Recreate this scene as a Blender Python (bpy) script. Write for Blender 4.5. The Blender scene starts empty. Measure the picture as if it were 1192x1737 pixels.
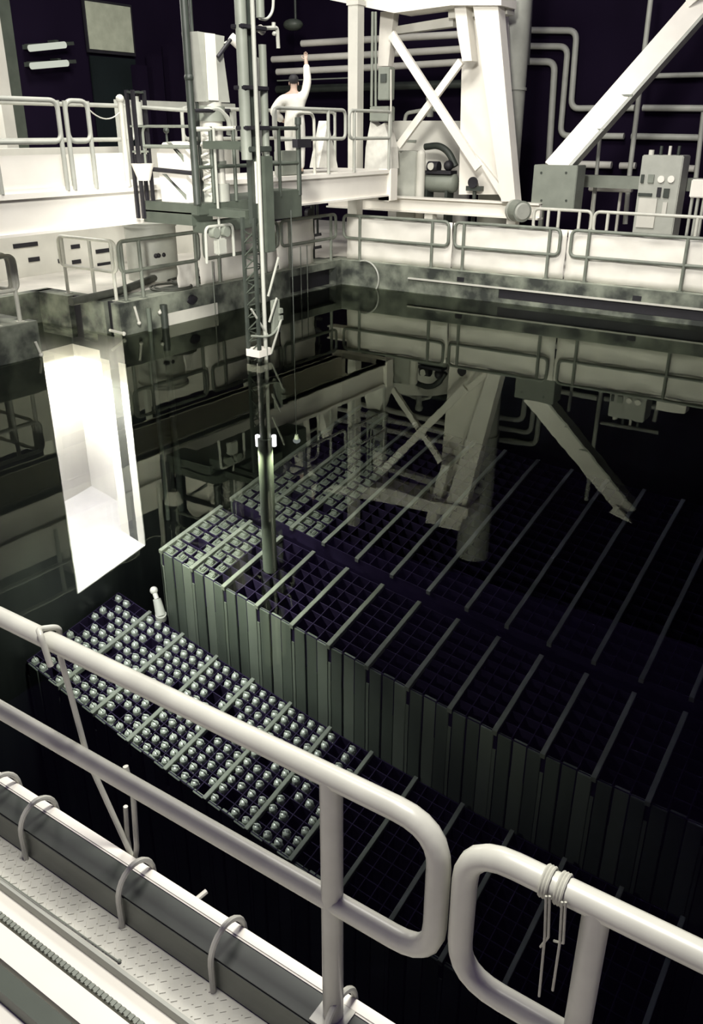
import bpy, bmesh, math, random
from mathutils import Vector, Matrix
random.seed(7)
SC = bpy.context.scene
COL = SC.collection
# ------------------------------------------------------------------ camera
W, H = 1192, 1737
FPX, YAW, PITCH, ROLL, CZ = 1428.39, -0.5945, 0.4261, -0.0035, 3.5794
def _rot():
    cy, sy = math.cos(YAW), math.sin(YAW)
    f0 = Vector((sy, cy, 0)); r0 = Vector((cy, -sy, 0)); u = Vector((0, 0, 1))
    f = f0*math.cos(PITCH) - u*math.sin(PITCH)
    d = -f0*math.sin(PITCH) - u*math.cos(PITCH)
    r = r0*math.cos(ROLL) + d*math.sin(ROLL)
    d2 = -r0*math.sin(ROLL) + d*math.cos(ROLL)
    return r, d2, f
RX, DN, FW = _rot()
EYE = Vector((0, 0, CZ))
cam = bpy.data.cameras.new('camera'); camo = bpy.data.objects.new('camera', cam); COL.objects.link(camo)
m = Matrix((RX, -DN, -FW)).transposed().to_4x4(); m.translation = EYE
camo.matrix_world = m
cam.sensor_fit = 'VERTICAL'; cam.sensor_height = 36; cam.lens = FPX*36/H; cam.clip_start = .05; cam.clip_end = 200
SC.camera = camo
SC.view_settings.view_transform = 'Standard'; SC.view_settings.look = 'None'
SC.view_settings.exposure = 0.0; SC.view_settings.gamma = 1; SC.view_settings.use_curve_mapping = False
# ------------------------------------------------------------------ world (dim violet ambient fill, added to tint the dark tones)
w = bpy.data.worlds.new('world'); SC.world = w; w.use_nodes = True
bg = w.node_tree.nodes['Background']; bg.inputs[0].default_value = (.42, .24, 1, 1); bg.inputs[1].default_value = .085
# ------------------------------------------------------------------ hall lamps, underwater lamps and added fill lights
def lamp(name, kind, loc, target, power, size=1.0, color=(1, .97, .9), spot=None):
    l = bpy.data.lights.new(name, kind); l.energy = power; l.color = color
    if kind == 'AREA': l.shape = 'SQUARE'; l.size = size
    else: l.shadow_soft_size = size
    if spot: l.spot_size = math.radians(spot); l.spot_blend = 1.0
    l.cycles.use_multiple_importance_sampling = False
    o = bpy.data.objects.new(name, l); COL.objects.link(o); o.location = loc
    o.rotation_euler = (Vector(target)-Vector(loc)).to_track_quat('-Z', 'Y').to_euler()
    return o
lamp('hall_lamp_or_fill', 'AREA', (-8, 11, 13), (-10, 15, 1), 1900, 5)
lamp('hall_lamp_or_fill', 'SPOT', (-3.5, 3.0, 9), (-10.5, 17, 1.2), 8800, .8, spot=78)
lamp('hall_lamp_or_fill', 'SPOT', (-4.2, 2.6, 3.3), (-13, 14.2, 1.2), 5200, .3, spot=30)  # added unseen fill, brightens the sheeting under the bridge
lamp('hall_lamp_or_fill', 'AREA', (-1.8, 1.85, 9), (-1.8, 1.6, 1), 820, 1.2)
lamp('hall_lamp_or_fill', 'AREA', (-18.5, 10.5, 7), (-14, 13, .6), 500, 2)  # added unseen fill for the deck behind and under the bridge
WL = (.95, 1, .57)
lamp('canal_lamp_or_fill', 'AREA', (-13.9, 9.75, -3.2), (-13.7, 9.75, -10), 1700, .9, (1, .97, .74))
lamp('canal_lamp_or_fill', 'POINT', (-14.0, 8.2, -6.8), (0, 0, -9), 2000, .25, (1, .97, .66))  # added light hidden behind the wall, brightens the canal floor
lamp('pool_lamp_or_fill', 'SPOT', (-10.3, 7.75, -4.6), (-10.1, 8.9, -10.6), 14500, .2, WL, 86)
lamp('pool_lamp_or_fill', 'SPOT', (-5.0, 6.6, -5.5), (-4.6, 10, -9.6), 550, .2, WL, 80)  # added unseen fill, lifts the right part of the tall rack front
# ------------------------------------------------------------------ materials
def mat(name, col, rough=.5, metal=0., var=.12, scale=3., bump=0., col2=None, stretch=(1, 1, 1), detail=5., contrast=(.3, .7), spec=.5):
    m = bpy.data.materials.new(name); m.use_nodes = True
    nt = m.node_tree; b = nt.nodes['Principled BSDF']
    b.inputs['Roughness'].default_value = rough; b.inputs['Metallic'].default_value = metal
    b.inputs['Specular IOR Level'].default_value = spec
    tc = nt.nodes.new('ShaderNodeTexCoord'); mp = nt.nodes.new('ShaderNodeMapping'); mp.inputs['Scale'].default_value = stretch
    nz = nt.nodes.new('ShaderNodeTexNoise'); nz.inputs['Scale'].default_value = scale; nz.inputs['Detail'].default_value = detail
    cr = nt.nodes.new('ShaderNodeValToRGB')
    c2 = col2 or tuple(max(0, c*(1-var*2)) for c in col)
    cr.color_ramp.elements[0].color = (*c2, 1); cr.color_ramp.elements[1].color = (*col, 1)
    cr.color_ramp.elements[0].position, cr.color_ramp.elements[1].position = contrast
    nt.links.new(tc.outputs['Object'], mp.inputs[0]); nt.links.new(mp.outputs[0], nz.inputs['Vector'])
    nt.links.new(nz.outputs['Fac'], cr.inputs[0]); nt.links.new(cr.outputs[0], b.inputs['Base Color'])
    if bump:
        bp = nt.nodes.new('ShaderNodeBump'); bp.inputs['Strength'].default_value = bump; bp.inputs['Distance'].default_value = .02
        nt.links.new(nz.outputs['Fac'], bp.inputs['Height']); nt.links.new(bp.outputs[0], b.inputs['Normal'])
    return m
def emit(name, col, s):
    m = bpy.data.materials.new(name); m.use_nodes = True; nt = m.node_tree
    nt.nodes.remove(nt.nodes['Principled BSDF']); e = nt.nodes.new('ShaderNodeEmission')
    e.inputs[0].default_value = (*col, 1); e.inputs[1].default_value = s
    nt.links.new(e.outputs[0], nt.nodes['Material Output'].inputs[0]); m.cycles.emission_sampling = 'NONE'
    return m
M = dict(
 white=mat('white_paint', (.84, .81, .73), .45, var=.04, scale=2.),
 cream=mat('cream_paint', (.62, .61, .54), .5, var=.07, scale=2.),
 sheet=mat('white_sheeting', (.86, .83, .75), .4, var=.05, scale=2.5, bump=.25),
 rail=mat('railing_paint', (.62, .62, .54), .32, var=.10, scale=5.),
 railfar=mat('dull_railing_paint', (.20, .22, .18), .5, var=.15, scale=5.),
 grey=mat('grey_paint', (.22, .24, .20), .5, var=.08, scale=4.),
 midgrey=mat('mid_grey_paint', (.40, .41, .36), .5, var=.08, scale=4.),
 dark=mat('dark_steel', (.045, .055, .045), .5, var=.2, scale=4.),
 black=mat('black_steel', (.012, .011, .016), .6, var=.2, scale=4.),
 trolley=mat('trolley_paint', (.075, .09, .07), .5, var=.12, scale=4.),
 concrete=mat('wet_stained_concrete', (.22, .24, .19), .75, var=.3, scale=2.2, bump=.3, col2=(.03, .035, .03), detail=9., contrast=(.36, .64)),
 coping=mat('coping_concrete', (.36, .38, .31), .7, scale=3., bump=.2, col2=(.17, .19, .15), detail=8.),
 deck=mat('pale_deck_paint', (.80, .77, .69), .55, scale=1.2, col2=(.50, .49, .43), detail=6.),
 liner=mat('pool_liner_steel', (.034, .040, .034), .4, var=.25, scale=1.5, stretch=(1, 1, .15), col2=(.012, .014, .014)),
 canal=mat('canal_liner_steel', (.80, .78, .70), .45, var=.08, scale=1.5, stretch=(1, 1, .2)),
 rack=mat('rack_steel', (.15, .175, .14), .5, var=.15, scale=1.5, stretch=(1, 1, .2), spec=.25),
 rackb=mat('rack_steel_bright', (.24, .27, .22), .5, var=.12, scale=1.5, stretch=(1, 1, .2), spec=.25),
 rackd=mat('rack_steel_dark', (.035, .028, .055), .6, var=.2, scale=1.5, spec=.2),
 rib=mat('rib_steel', (.25, .27, .22), .5, var=.12, scale=3., spec=.25),
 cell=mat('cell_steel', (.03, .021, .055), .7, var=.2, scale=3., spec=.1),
 fuel=mat('fuel_top_metal', (.62, .66, .58), .35, metal=.3, var=.12, scale=9.),
 bundle=mat('boxed_bundle_metal', (.22, .245, .2), .5, var=.15, scale=6.),
 wall=mat('dark_violet_hall_wall', (.009, .0054, .0155), .9, var=.12, scale=.6, spec=.05),
 wallb=mat('dark_green_hall_door', (.012, .017, .018), .8, var=.2, scale=.6, spec=.05),
 ochre=mat('pale_pane', (.42, .45, .34), .6, var=.12, scale=4.),
 ply=mat('diamond_plate_base', (.56, .555, .49), .45, var=.1, scale=8.),
 tube=mat('kerb_tube_steel', (.19, .205, .175), .4, metal=.3, var=.2, scale=3., stretch=(.3, 3, 3)),
 rope=mat('rope', (.5, .5, .42), .8, var=.1, scale=30.),
 skin=mat('skin', (.45, .33, .26), .6, var=.05),
 hair=mat('dark_hair', (.014, .013, .016), .7, var=.2, scale=20.),
 cloth=mat('white_coverall_cloth', (.72, .71, .64), .8, var=.08, scale=7., bump=.4),
 hose=mat('dark_hose', (.075, .08, .065), .6, var=.2, scale=5.),
 glowlamp=emit('lit_lamp_glass', (1, .98, .9), 6.),
 tubelight=emit('lit_fluorescent_tube', (.95, 1, .85), .62),
)
# ------------------------------------------------------------------ geometry helpers
def P(u, v, ax, val):
    d = RX*((u-W/2)/FPX) + DN*((v-H/2)/FPX) + FW
    return EYE + d*((val-EYE[ax])/d[ax])
class MB:
    def __init__(s): s.bm = bmesh.new()
    def box(s, a, b, bev=0.):
        a, b = Vector(a), Vector(b); c = (a+b)/2; d = b-a
        r = bmesh.ops.create_cube(s.bm, size=1, matrix=Matrix.Translation(c) @ Matrix.Diagonal((abs(d.x), abs(d.y), abs(d.z), 1)))
        if bev:
            es = list({e for v in r['verts'] for e in v.link_edges})
            bmesh.ops.bevel(s.bm, geom=es, offset=bev, segments=2, affect='EDGES')
        return s
    def bar(s, p, q, wid, th, up=(0, 0, 1)):
        p, q = Vector(p), Vector(q); d = q-p; z = d.normalized(); up = Vector(up)
        x = z.cross(up)
        if x.length < 1e-4: x = z.cross(Vector((1, 0, 0)))
        x.normalize(); y = x.cross(z)
        mm = Matrix((x*wid, y*th, d)).transposed().to_4x4(); mm.translation = (p+q)/2
        bmesh.ops.create_cube(s.bm, size=1, matrix=mm); return s
    def cyl(s, p, q, r, r2=None, n=16):
        p, q = Vector(p), Vector(q); d = q-p
        mm = Matrix.Translation((p+q)/2) @ d.to_track_quat('Z', 'Y').to_matrix().to_4x4()
        bmesh.ops.create_cone(s.bm, cap_ends=True, segments=n, radius1=r, radius2=r if r2 is None else r2, depth=d.length, matrix=mm); return s
    def ball(s, c, r, sc=(1, 1, 1), n=12):
        bmesh.ops.create_uvsphere(s.bm, u_segments=n, v_segments=max(6, n//2), radius=r, matrix=Matrix.Translation(c) @ Matrix.Diagonal((*sc, 1))); return s
    def prism(s, pts, off):
        off = Vector(off); a = [s.bm.verts.new(p) for p in pts]; b = [s.bm.verts.new(Vector(p)+off) for p in pts]
        s.bm.faces.new(a); s.bm.faces.new(b[::-1]); n = len(a)
        for i in range(n): s.bm.faces.new((a[i], b[i], b[(i+1) % n], a[(i+1) % n]))
        return s
    def tube(s, pts, r, n=10, closed=False, fillet=0., rr=None):
        pts = [Vector(p) for p in pts]
        if fillet:
            out = []; N = len(pts)
            for i, p in enumerate(pts):
                if not closed and i in (0, N-1): out.append(p); continue
                a, b = pts[i-1], pts[(i+1) % N]; da, db = (a-p), (b-p)
                t = min(fillet, da.length*.49, db.length*.49); da.normalize(); db.normalize()
                for k in range(7):
                    f = k/6; A = p+da*t*(1-f); B = p+db*t*f
                    out.append(A*(1-f)+B*f if False else (p+da*t)*(1-f)**2 + p*2*f*(1-f) + (p+db*t)*f*f)
            pts = out
        N = len(pts); rings = []; prev = None
        for i, p in enumerate(pts):
            if closed: t = (pts[(i+1) % N]-pts[i-1])
            else: t = pts[min(i+1, N-1)]-pts[max(i-1, 0)]
            t.normalize()
            if prev is None:
                x = t.cross(Vector((0, 0, 1)));
                if x.length < .05: x = t.cross(Vector((1, 0, 0)))
            else: x = prev-t*prev.dot(t)
            x.normalize(); prev = x; y = t.cross(x)
            R = rr[i] if rr else r
            rings.append([s.bm.verts.new(p+(x*math.cos(2*math.pi*k/n)+y*math.sin(2*math.pi*k/n))*R) for k in range(n)])
        for i in range(N if closed else N-1):
            a, b = rings[i], rings[(i+1) % N]; sh = 0
            if closed and i == N-1:
                sh = min(range(n), key=lambda q: (a[0].co-b[q].co).length)
            for k in range(n): s.bm.faces.new((a[k], a[(k+1) % n], b[(k+1+sh) % n], b[(k+sh) % n]))
        if not closed: s.bm.faces.new(rings[0][::-1]); s.bm.faces.new(rings[-1])
        return s
    def build(s, name, m, parent=None, smooth=False, origin=None):
        bmesh.ops.recalc_face_normals(s.bm, faces=s.bm.faces[:])
        me = bpy.data.meshes.new(name); 
        if parent is not None and origin is None: origin = root_loc(parent)
        if origin is not None: bmesh.ops.translate(s.bm, verts=s.bm.verts[:], vec=-Vector(origin))
        s.bm.to_mesh(me); s.bm.free(); me.materials.append(M[m] if isinstance(m, str) else m)
        if smooth:
            for p in me.polygons: p.use_smooth = True
            try: me.set_sharp_from_angle(angle=math.radians(40))
            except Exception: pass
        o = bpy.data.objects.new(name, me); COL.objects.link(o)
        if parent is not None: o.parent = parent
        elif origin is not None: o.location = origin
        return o
def root_loc(o):
    v = Vector((0, 0, 0))
    while o is not None: v += o.location; o = o.parent
    return v
def tag(o, label, cat, group=None, kind=None):
    o['label'] = label
    if cat: o['category'] = cat
    if group: o['group'] = group
    if kind: o['kind'] = kind
    return o
def thing(name, label, cat, loc=(0, 0, 0), group=None):
    o = bpy.data.objects.new(name, None); COL.objects.link(o); o.location = loc; o.empty_display_size = .1
    return tag(o, label, cat, group)
def struct(mb, name, m, label=None, smooth=False):
    o = mb.build(name, m, smooth=smooth); o['kind'] = 'structure'
    if label: o['label'] = label
    return o
# ------------------------------------------------------------------ main dimensions (metres; water level is z = 0)
XL, YF, YN, XR = -12.5, 18.0, 1.75, 7.0
DECK, FLOOR = .605, -15.2
GY0, GY1, SILL, XG = 8.92, 10.72, -9.95, -13.2
# ------------------------------------------------------------------ water
wm = bpy.data.materials.new('pool_water'); wm.use_nodes = True; nt = wm.node_tree; nt.nodes.remove(nt.nodes['Principled BSDF'])
rf = nt.nodes.new('ShaderNodeBsdfRefraction'); rf.inputs['IOR'].default_value = 1.333; rf.inputs['Roughness'].default_value = 0; rf.inputs['Color'].default_value = (1, 1, 1, 1)
gl = nt.nodes.new('ShaderNodeBsdfGlossy'); gl.inputs['Roughness'].default_value = 0; gl.inputs['Color'].default_value = (.58, .63, .52, 1)
fr = nt.nodes.new('ShaderNodeFresnel'); fr.inputs['IOR'].default_value = 1.333
mx = nt.nodes.new('ShaderNodeMixShader'); nz = nt.nodes.new('ShaderNodeTexNoise'); nz.inputs['Scale'].default_value = 1.6; nz.inputs['Detail'].default_value = 2
bp = nt.nodes.new('ShaderNodeBump'); bp.inputs['Strength'].default_value = .012; bp.inputs['Distance'].default_value = .05
nt.links.new(nz.outputs['Fac'], bp.inputs['Height'])
tcw = nt.nodes.new('ShaderNodeTexCoord'); nt.links.new(tcw.outputs['Object'], nz.inputs['Vector'])
for n in (gl, fr, rf): nt.links.new(bp.outputs[0], n.inputs['Normal'])
nt.links.new(fr.outputs[0], mx.inputs[0]); nt.links.new(rf.outputs[0], mx.inputs[1]); nt.links.new(gl.outputs[0], mx.inputs[2])
nt.links.new(mx.outputs[0], nt.nodes['Material Output'].inputs[0])
va = nt.nodes.new('ShaderNodeVolumeAbsorption'); va.inputs['Color'].default_value = (.56, .565, .66, 1); va.inputs['Density'].default_value = .24
nt.links.new(va.outputs[0], nt.nodes['Material Output'].inputs['Volume'])
e_ = .01
b = MB().prism([(XL-e_, YN-e_, 0), (XR+e_, YN-e_, 0), (XR+e_, YF+e_, 0), (XL-e_, YF+e_, 0), (XL-e_, GY1+.89, 0), (-14.9, GY1+.89, 0), (-14.9, GY0-1.19, 0), (XL-e_, GY0-1.19, 0)], (0, 0, FLOOR-.1))
water = struct(b, 'water', wm, 'still clear pool water mirroring the bridge and railings')
# ------------------------------------------------------------------ pool shell
struct(MB().box((-19.5, YN-.5, FLOOR-.3), (XR, YF+.5, FLOOR)), 'floor_pool', 'liner', 'dark steel floor of the deep pool')
ZC = -.9   # concrete band above, steel liner below
b = MB().box((-13.2, YF, FLOOR), (XR, YF+.5, -.15)); struct(b, 'wall_far_liner', 'liner', 'dark steel lined far pool wall under water')
b = MB()
xr0 = -8.16
b.box((-13.0, YF, -.15), (XR, YF+.5, .10)); b.box((-13.0, YF, .31), (XR, YF+.5, DECK)); b.box((-13.0, YF, .10), (xr0, YF+.5, .31)); b.box((xr0, YF+.25, .10), (XR, YF+.5, .31))
struct(b, 'wall_far', 'concrete', 'stained concrete kerb band of the far pool wall')
# left wall with the gate opening
b = MB()
b.box((XG, GY1, FLOOR), (XL, YF+.5, -.15)); b.box((XG, -1, FLOOR), (XL, GY0, -.15)); b.box((XG, GY0, FLOOR), (XL, GY1, SILL))
struct(b, 'wall_left_liner', 'liner', 'dark steel lined left pool wall with a tall gate opening')
b = MB()
b.box((XG, GY1+.16, -.15), (XL, 15.9, DECK)); b.box((XG, 15.9, -.15), (XL, 17.75, .02)); b.box((XG, 15.9, .44), (XL, 17.75, DECK)); b.box((XG, 15.9, .02), (XL-.4, 17.75, .44)); b.box((XG, 17.75, -.15), (XL, YF, DECK))
b.box((XG, -1, -.15), (XL, GY0-.16, DECK))
# slotted gate jambs reaching above the water
for (ya, yb) in ((GY1, GY1+.4), (GY0-.4, GY0)):
    b.box((-13.6, ya, -.9), (XG, yb, DECK)); b.box((-15.0, ya, -.9), (-13.95, yb, DECK))
b.box((-13.95, GY1+.2, -.9), (-13.6, GY1+.4, DECK)); b.box((-13.95, GY0-.4, -.9), (-13.6, GY0-.2, DECK)); b.box((-15.1, GY0-.4, -.6), (-14.86, GY1+.4, DECK))
for (ya, yb) in ((GY1, GY1+.16), (GY0-.16, GY0)):
    b.box((XL-.22, ya, -.15), (XL, yb, DECK)); b.box((XG, ya, -.15), (XL-.42, yb, DECK))
struct(MB().box((XL-.39, 15.91, .025), (XL-.2, 17.74, .435)), 'trim_left_slot_shade', 'black')  # black filler paints the shade inside the left wall opening
sl = MB().box((XL-.418, GY1+.10, -.15), (XL-.222, GY1+.158, DECK-.004)).box((XL-.418, GY0-.158, -.15), (XL-.222, GY0-.10, DECK-.004)).box((-13.945, GY1+.12, -.9), (-13.605, GY1+.198, DECK-.004)).box((-13.945, GY0-.198, -.9), (-13.605, GY0-.12, DECK-.004))
struct(sl, 'trim_gate_slot_shade', 'black', 'guide slots in the gate jambs with their shade painted black')  # black plates paint the shade inside the jamb slots
struct(b, 'wall_left', 'concrete', 'stained concrete kerb band of the left pool wall at the gate')
b = MB().box((-13.0, 1.2, FLOOR), (XR, YN, .5)); struct(b, 'wall_near', 'liner', 'near pool wall under the foreground deck')
struct(MB().box((XR, 1.2, FLOOR), (XR+.4, YF+.5, DECK)), 'wall_right', 'liner', 'right pool wall beyond the frame')
# transfer canal behind the gate (lit from inside)
b = MB()
ZT = -2.4
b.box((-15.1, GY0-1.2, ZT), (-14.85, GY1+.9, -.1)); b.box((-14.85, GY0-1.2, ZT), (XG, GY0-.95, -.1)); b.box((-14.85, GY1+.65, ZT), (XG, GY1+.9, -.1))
struct(b, 'wall_canal_upper', 'liner', 'upper lining of the transfer canal with its shade painted dark')  # dark colour paints the shade above the canal lamp
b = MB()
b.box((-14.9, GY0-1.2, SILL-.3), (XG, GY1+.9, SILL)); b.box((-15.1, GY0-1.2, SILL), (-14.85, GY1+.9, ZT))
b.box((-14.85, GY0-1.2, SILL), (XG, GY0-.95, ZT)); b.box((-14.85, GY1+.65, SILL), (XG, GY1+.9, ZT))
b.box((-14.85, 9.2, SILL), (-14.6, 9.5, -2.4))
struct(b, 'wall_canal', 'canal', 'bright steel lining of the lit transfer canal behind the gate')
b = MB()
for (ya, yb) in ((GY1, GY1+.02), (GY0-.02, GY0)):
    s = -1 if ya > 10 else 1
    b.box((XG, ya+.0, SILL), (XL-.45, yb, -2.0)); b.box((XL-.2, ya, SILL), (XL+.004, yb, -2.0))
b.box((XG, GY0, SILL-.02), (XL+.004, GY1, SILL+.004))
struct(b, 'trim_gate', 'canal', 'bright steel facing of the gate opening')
# ------------------------------------------------------------------ decks
b = MB()
b.box((-20.0, GY1+.4, DECK-.1), (XL-.02, 26, DECK-.002)); b.box((-20.0, -1, DECK-.1), (XL-.02, GY0-.4, DECK-.002)); b.box((-20.0, GY0-.4, DECK-.1), (-15.0, GY1+.4, DECK-.002)); b.box((XL-.02, YF+.02, DECK-.1), (XR, 26, DECK-.002))
struct(b, 'floor_deck', 'deck', 'pale painted deck around the pool')
b = MB()
b.box((XL-.28, GY1+.16, DECK), (XL, YF, DECK+.012)); b.box((XL-.28, YF, DECK), (XR, YF+.28, DECK+.012)); b.box((XL-.28, -1, DECK), (XL, GY0-.16, DECK+.012))
struct(b, 'trim_coping', 'coping', 'grey coping along the pool edge')
# ledge strip on the far wall
x0 = P(693, 471, 1, YF).x
tag(MB().box((x0, YF-.05, .315), (XR, YF, .35)).build('ledge_pipe', 'cream'), 'thin pale ledge running along the far wall over the black slot', 'ledge')
struct(MB().box((xr0+.01, YF+.012, .105), (XR, YF+.24, .305)), 'trim_far_slot_shade', 'black')  # black filler paints the shade of the recess under the ledge
for i, (u, v) in enumerate(((781, 474), (1080, 506), (680, 500))):
    q = P(u, v, 1, YF); tag(MB().box((q.x-.09, YF-.012, q.z-.05), (q.x+.09, YF-.001, q.z+.05)).build('drain_slot', 'black'), ('small black slot in the far kerb below the crane wheel', 'small black slot in the far kerb near the right picture edge', 'small black slot low in the far kerb by the hose ring')[i], 'drain', 'slots in the far kerb')
tag(MB().box((XL, 11.82, .0), (XL+.03, 13.36, .24), .005).build('skimmer_panel', 'cream'), 'pale rectangular panel at the waterline of the left wall', 'panel')
tag(MB().cyl((XL, 12.62, .41), (XL+.03, 12.62, .41), .10).ball((XL+.03, 12.62, .41), .10, (.3, 1.6, .8)).build('drain_opening', 'black'), 'black drain hole above the pale panel on the left wall', 'drain')
# ------------------------------------------------------------------ hall shell behind
struct(MB().box((-20.3, -1, 0), (-20, 26.3, 12)), 'wall_hall_left', 'wall', 'dark hall wall at the back left')
struct(MB().box((-20.3, 26, 0), (8, 26.3, 12)), 'wall_hall_back', 'wall', 'dark hall wall at the back')
# ------------------------------------------------------------------ guardrails
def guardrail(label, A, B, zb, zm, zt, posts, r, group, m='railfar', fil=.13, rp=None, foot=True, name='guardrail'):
    """A, B: (x, y) ends; posts: distances from A."""
    A = Vector((A[0], A[1], 0)); B = Vector((B[0], B[1], 0)); d = (B-A).normalized()
    t = thing(name, label, 'railing', (A.x, A.y, zb), group)
    z = lambda p, h: Vector((p.x, p.y, h))
    MB().tube([z(A, zt), z(B, zt), z(B, zm), z(A, zm)], r, 10, True, fil).build('rail_loop', m, t, True)
    for s in posts:
        p = A+d*s
        b = MB().cyl(z(p, zb), z(p, zt), rp or r, n=12)
        if foot: b.box(z(p, zb)-Vector((.06, .06, 0)), z(p, zb)+Vector((.06, .06, .012)))
        b.build('post', m, t, True)
    return t
G_FAR, G_LEFT, G_NEAR, G_BR = 'guardrails along the far pool edge', 'guardrails along the left pool edge', 'foreground guardrails', 'guardrails behind the far pool edge'
yr = YF+.10
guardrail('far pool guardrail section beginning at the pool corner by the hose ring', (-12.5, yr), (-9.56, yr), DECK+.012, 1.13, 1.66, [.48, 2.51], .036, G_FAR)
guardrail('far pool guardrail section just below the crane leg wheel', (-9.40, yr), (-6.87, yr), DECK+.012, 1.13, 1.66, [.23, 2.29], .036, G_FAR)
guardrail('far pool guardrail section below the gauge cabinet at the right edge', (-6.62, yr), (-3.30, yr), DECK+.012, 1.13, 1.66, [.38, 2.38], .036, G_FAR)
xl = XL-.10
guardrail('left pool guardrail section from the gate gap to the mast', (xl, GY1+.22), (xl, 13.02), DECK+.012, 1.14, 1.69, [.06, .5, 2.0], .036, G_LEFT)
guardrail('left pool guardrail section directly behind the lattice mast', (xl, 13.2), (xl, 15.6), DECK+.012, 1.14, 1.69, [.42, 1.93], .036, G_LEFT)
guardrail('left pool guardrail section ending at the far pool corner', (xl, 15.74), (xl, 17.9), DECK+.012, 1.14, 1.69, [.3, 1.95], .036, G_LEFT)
guardrail('left pool guardrail section on the near side of the gate', (xl, 5.5), (xl, 8.72), DECK+.012, 1.14, 1.69, [1.6, 2.72, 3.16], .036, G_LEFT, 'rail')
guardrail('short white railing running back along the canal behind the gate post', (-14.3, GY1+.22), (xl-.1, GY1+.22), DECK, 1.14, 1.69, [.1, .9, 1.5], .034, G_LEFT, 'rail')
guardrail('short white railing running back along the canal at the left picture edge', (-14.3, GY0-.26), (xl-.1, GY0-.26), DECK, 1.14, 1.69, [.1, .9], .034, G_LEFT, 'rail')
# white sheeting lashed behind the rails
def sheet(label, A, B, z0, z1, off, group):
    A, B = Vector(A), Vector(B); n = max(8, int((B-A).length*5)); bm = MB(); d = (B-A).normalized(); nn = Vector((-d.y, d.x, 0))
    rows = 7; g = []
    for i in range(n+1):
        p = A+(B-A)*(i/n); row = []
        for j in range(rows+1):
            f = j/rows; w_ = .018*math.sin(i*1.7+j*.9)+.012*math.sin(i*.6-j*1.8)
            row.append(bm.bm.verts.new((p.x+nn.x*(off+w_), p.y+nn.y*(off+w_), z0+(z1-z0)*f+.008*math.sin(i*1.1))))
        g.append(row)
    for i in range(n):
        for j in range(rows): bm.bm.faces.new((g[i][j], g[i+1][j], g[i+1][j+1], g[i][j+1]))
    o = bm.build('protective_sheet', 'sheet', None, True)
    md = o.modifiers.new('thick', 'SOLIDIFY'); md.thickness = .006
    return tag(o, label, 'sheeting', group)
GS = 'white sheeting on the pool guardrails'
sheet('white plastic sheeting lashed behind the far guardrail at the pool corner', (-12.45, yr, 0), (-9.5, yr, 0), .62, 1.64, .07, GS)
sheet('white plastic sheeting behind the far guardrail below the crane wheel', (-9.47, yr, 0), (-6.75, yr, 0), .62, 1.64, .07, GS)
sheet('white plastic sheeting behind the far guardrail at the right picture edge', (-6.72, yr, 0), (-3.2, yr, 0), .62, 1.64, .07, GS)
sheet('white plastic sheeting behind the left guardrail beside the lattice mast', (xl, 13.1, 0), (xl, 15.62, 0), .62, 1.66, .07, GS)
sheet('white plastic sheeting behind the left guardrail short of the far corner', (xl, 15.7, 0), (xl, 17.05, 0), .62, 1.66, .07, GS)
sheet('low white sheeting on the left guardrail beside the hose coil', (xl, 12.45, 0), (xl, 13.05, 0), .62, 1.16, .07, GS)

# ------------------------------------------------------------------ tall fuel racks (under water)
UX0, US, UZ, UY = -11.26, .8002, -8.64, 10.03     # first rib line, pitch, top level, front face
def rack(name, label, x0, y0, y1, ztop, pitch, nb, ncell, cy, group, front=True, left=True, ribw=.085, zb=FLOOR+.02, dz=.05, r0=0):
    t = thing(name, label, 'fuel rack', (x0, y0, zb), group); x1 = x0+nb*pitch
    for i in range(r0, nb+1):
        x = x0+i*pitch
        MB().box((x-ribw/2, y0-.02, ztop-.10), (x+ribw/2, y1, ztop+.015), .006).build('rib', 'rib', t)
    # thin egg-crate walls between the cells
    b = MB(); w_ = pitch/ncell; zt = ztop-dz; zl = ztop-1.0
    for i in range(nb*ncell+1): b.box((x0+i*w_-.008, y0+.03, zl), (x0+i*w_+.008, y1-.02, zt))
    k = int(round((y1-y0)/cy)); step = (y1-y0-.05)/k
    for j in range(k+1): b.box((x0, y0+.03+j*step-.008, zl), (x1, y0+.03+j*step+.008, zt-.004))
    b.box((x0, y0+.03, zl-.03), (x1, y1-.02, zl))
    b.build('cell_grid', 'cell', t)
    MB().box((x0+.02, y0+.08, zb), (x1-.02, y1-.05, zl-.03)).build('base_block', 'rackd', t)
    if front:
        for i in range(nb):
            for c in range(3):
                xa = x0+i*pitch+.055+c*(pitch-.055)/3; xb = x0+i*pitch+.055+(c+1)*(pitch-.055)/3-.02
                rec = (.0, .02, .0)[c]; top = ztop-.06-(.0, .0, .0)[c]
                MB().box((xa, y0+rec, zb), (xb, y0+rec+.06, top), .008).build('front_panel', ('rack', 'rack', 'rackb')[(c+i % 2) % 3], t)
            MB().box((x0+i*pitch-.035, y0+.01, zb), (x0+i*pitch+.035, y0+.06, ztop-.5)).build('front_strip', 'rackb', t)
    if left:
        k = max(2, int((y1-y0)/.27)); s = (y1-y0)/k
        for j in range(k): MB().box((x0-.05, y0+j*s+.01, zb), (x0-.0, y0+(j+1)*s-.02, ztop-.05), .006).build('side_panel', 'rack', t)
    return t
GR = 'tall fuel racks under water'
NB = 15
rack('fuel_rack', 'tall fuel rack under water nearest the gate, its ribbed front facing the camera', UX0, UY, 11.80, UZ, US, NB, 3, .262, GR)
rack('fuel_rack', 'tall fuel rack under water behind the front one, reaching the far wall', UX0, 12.12, 17.05, UZ, US, NB, 3, .262, GR, front=False)
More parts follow.
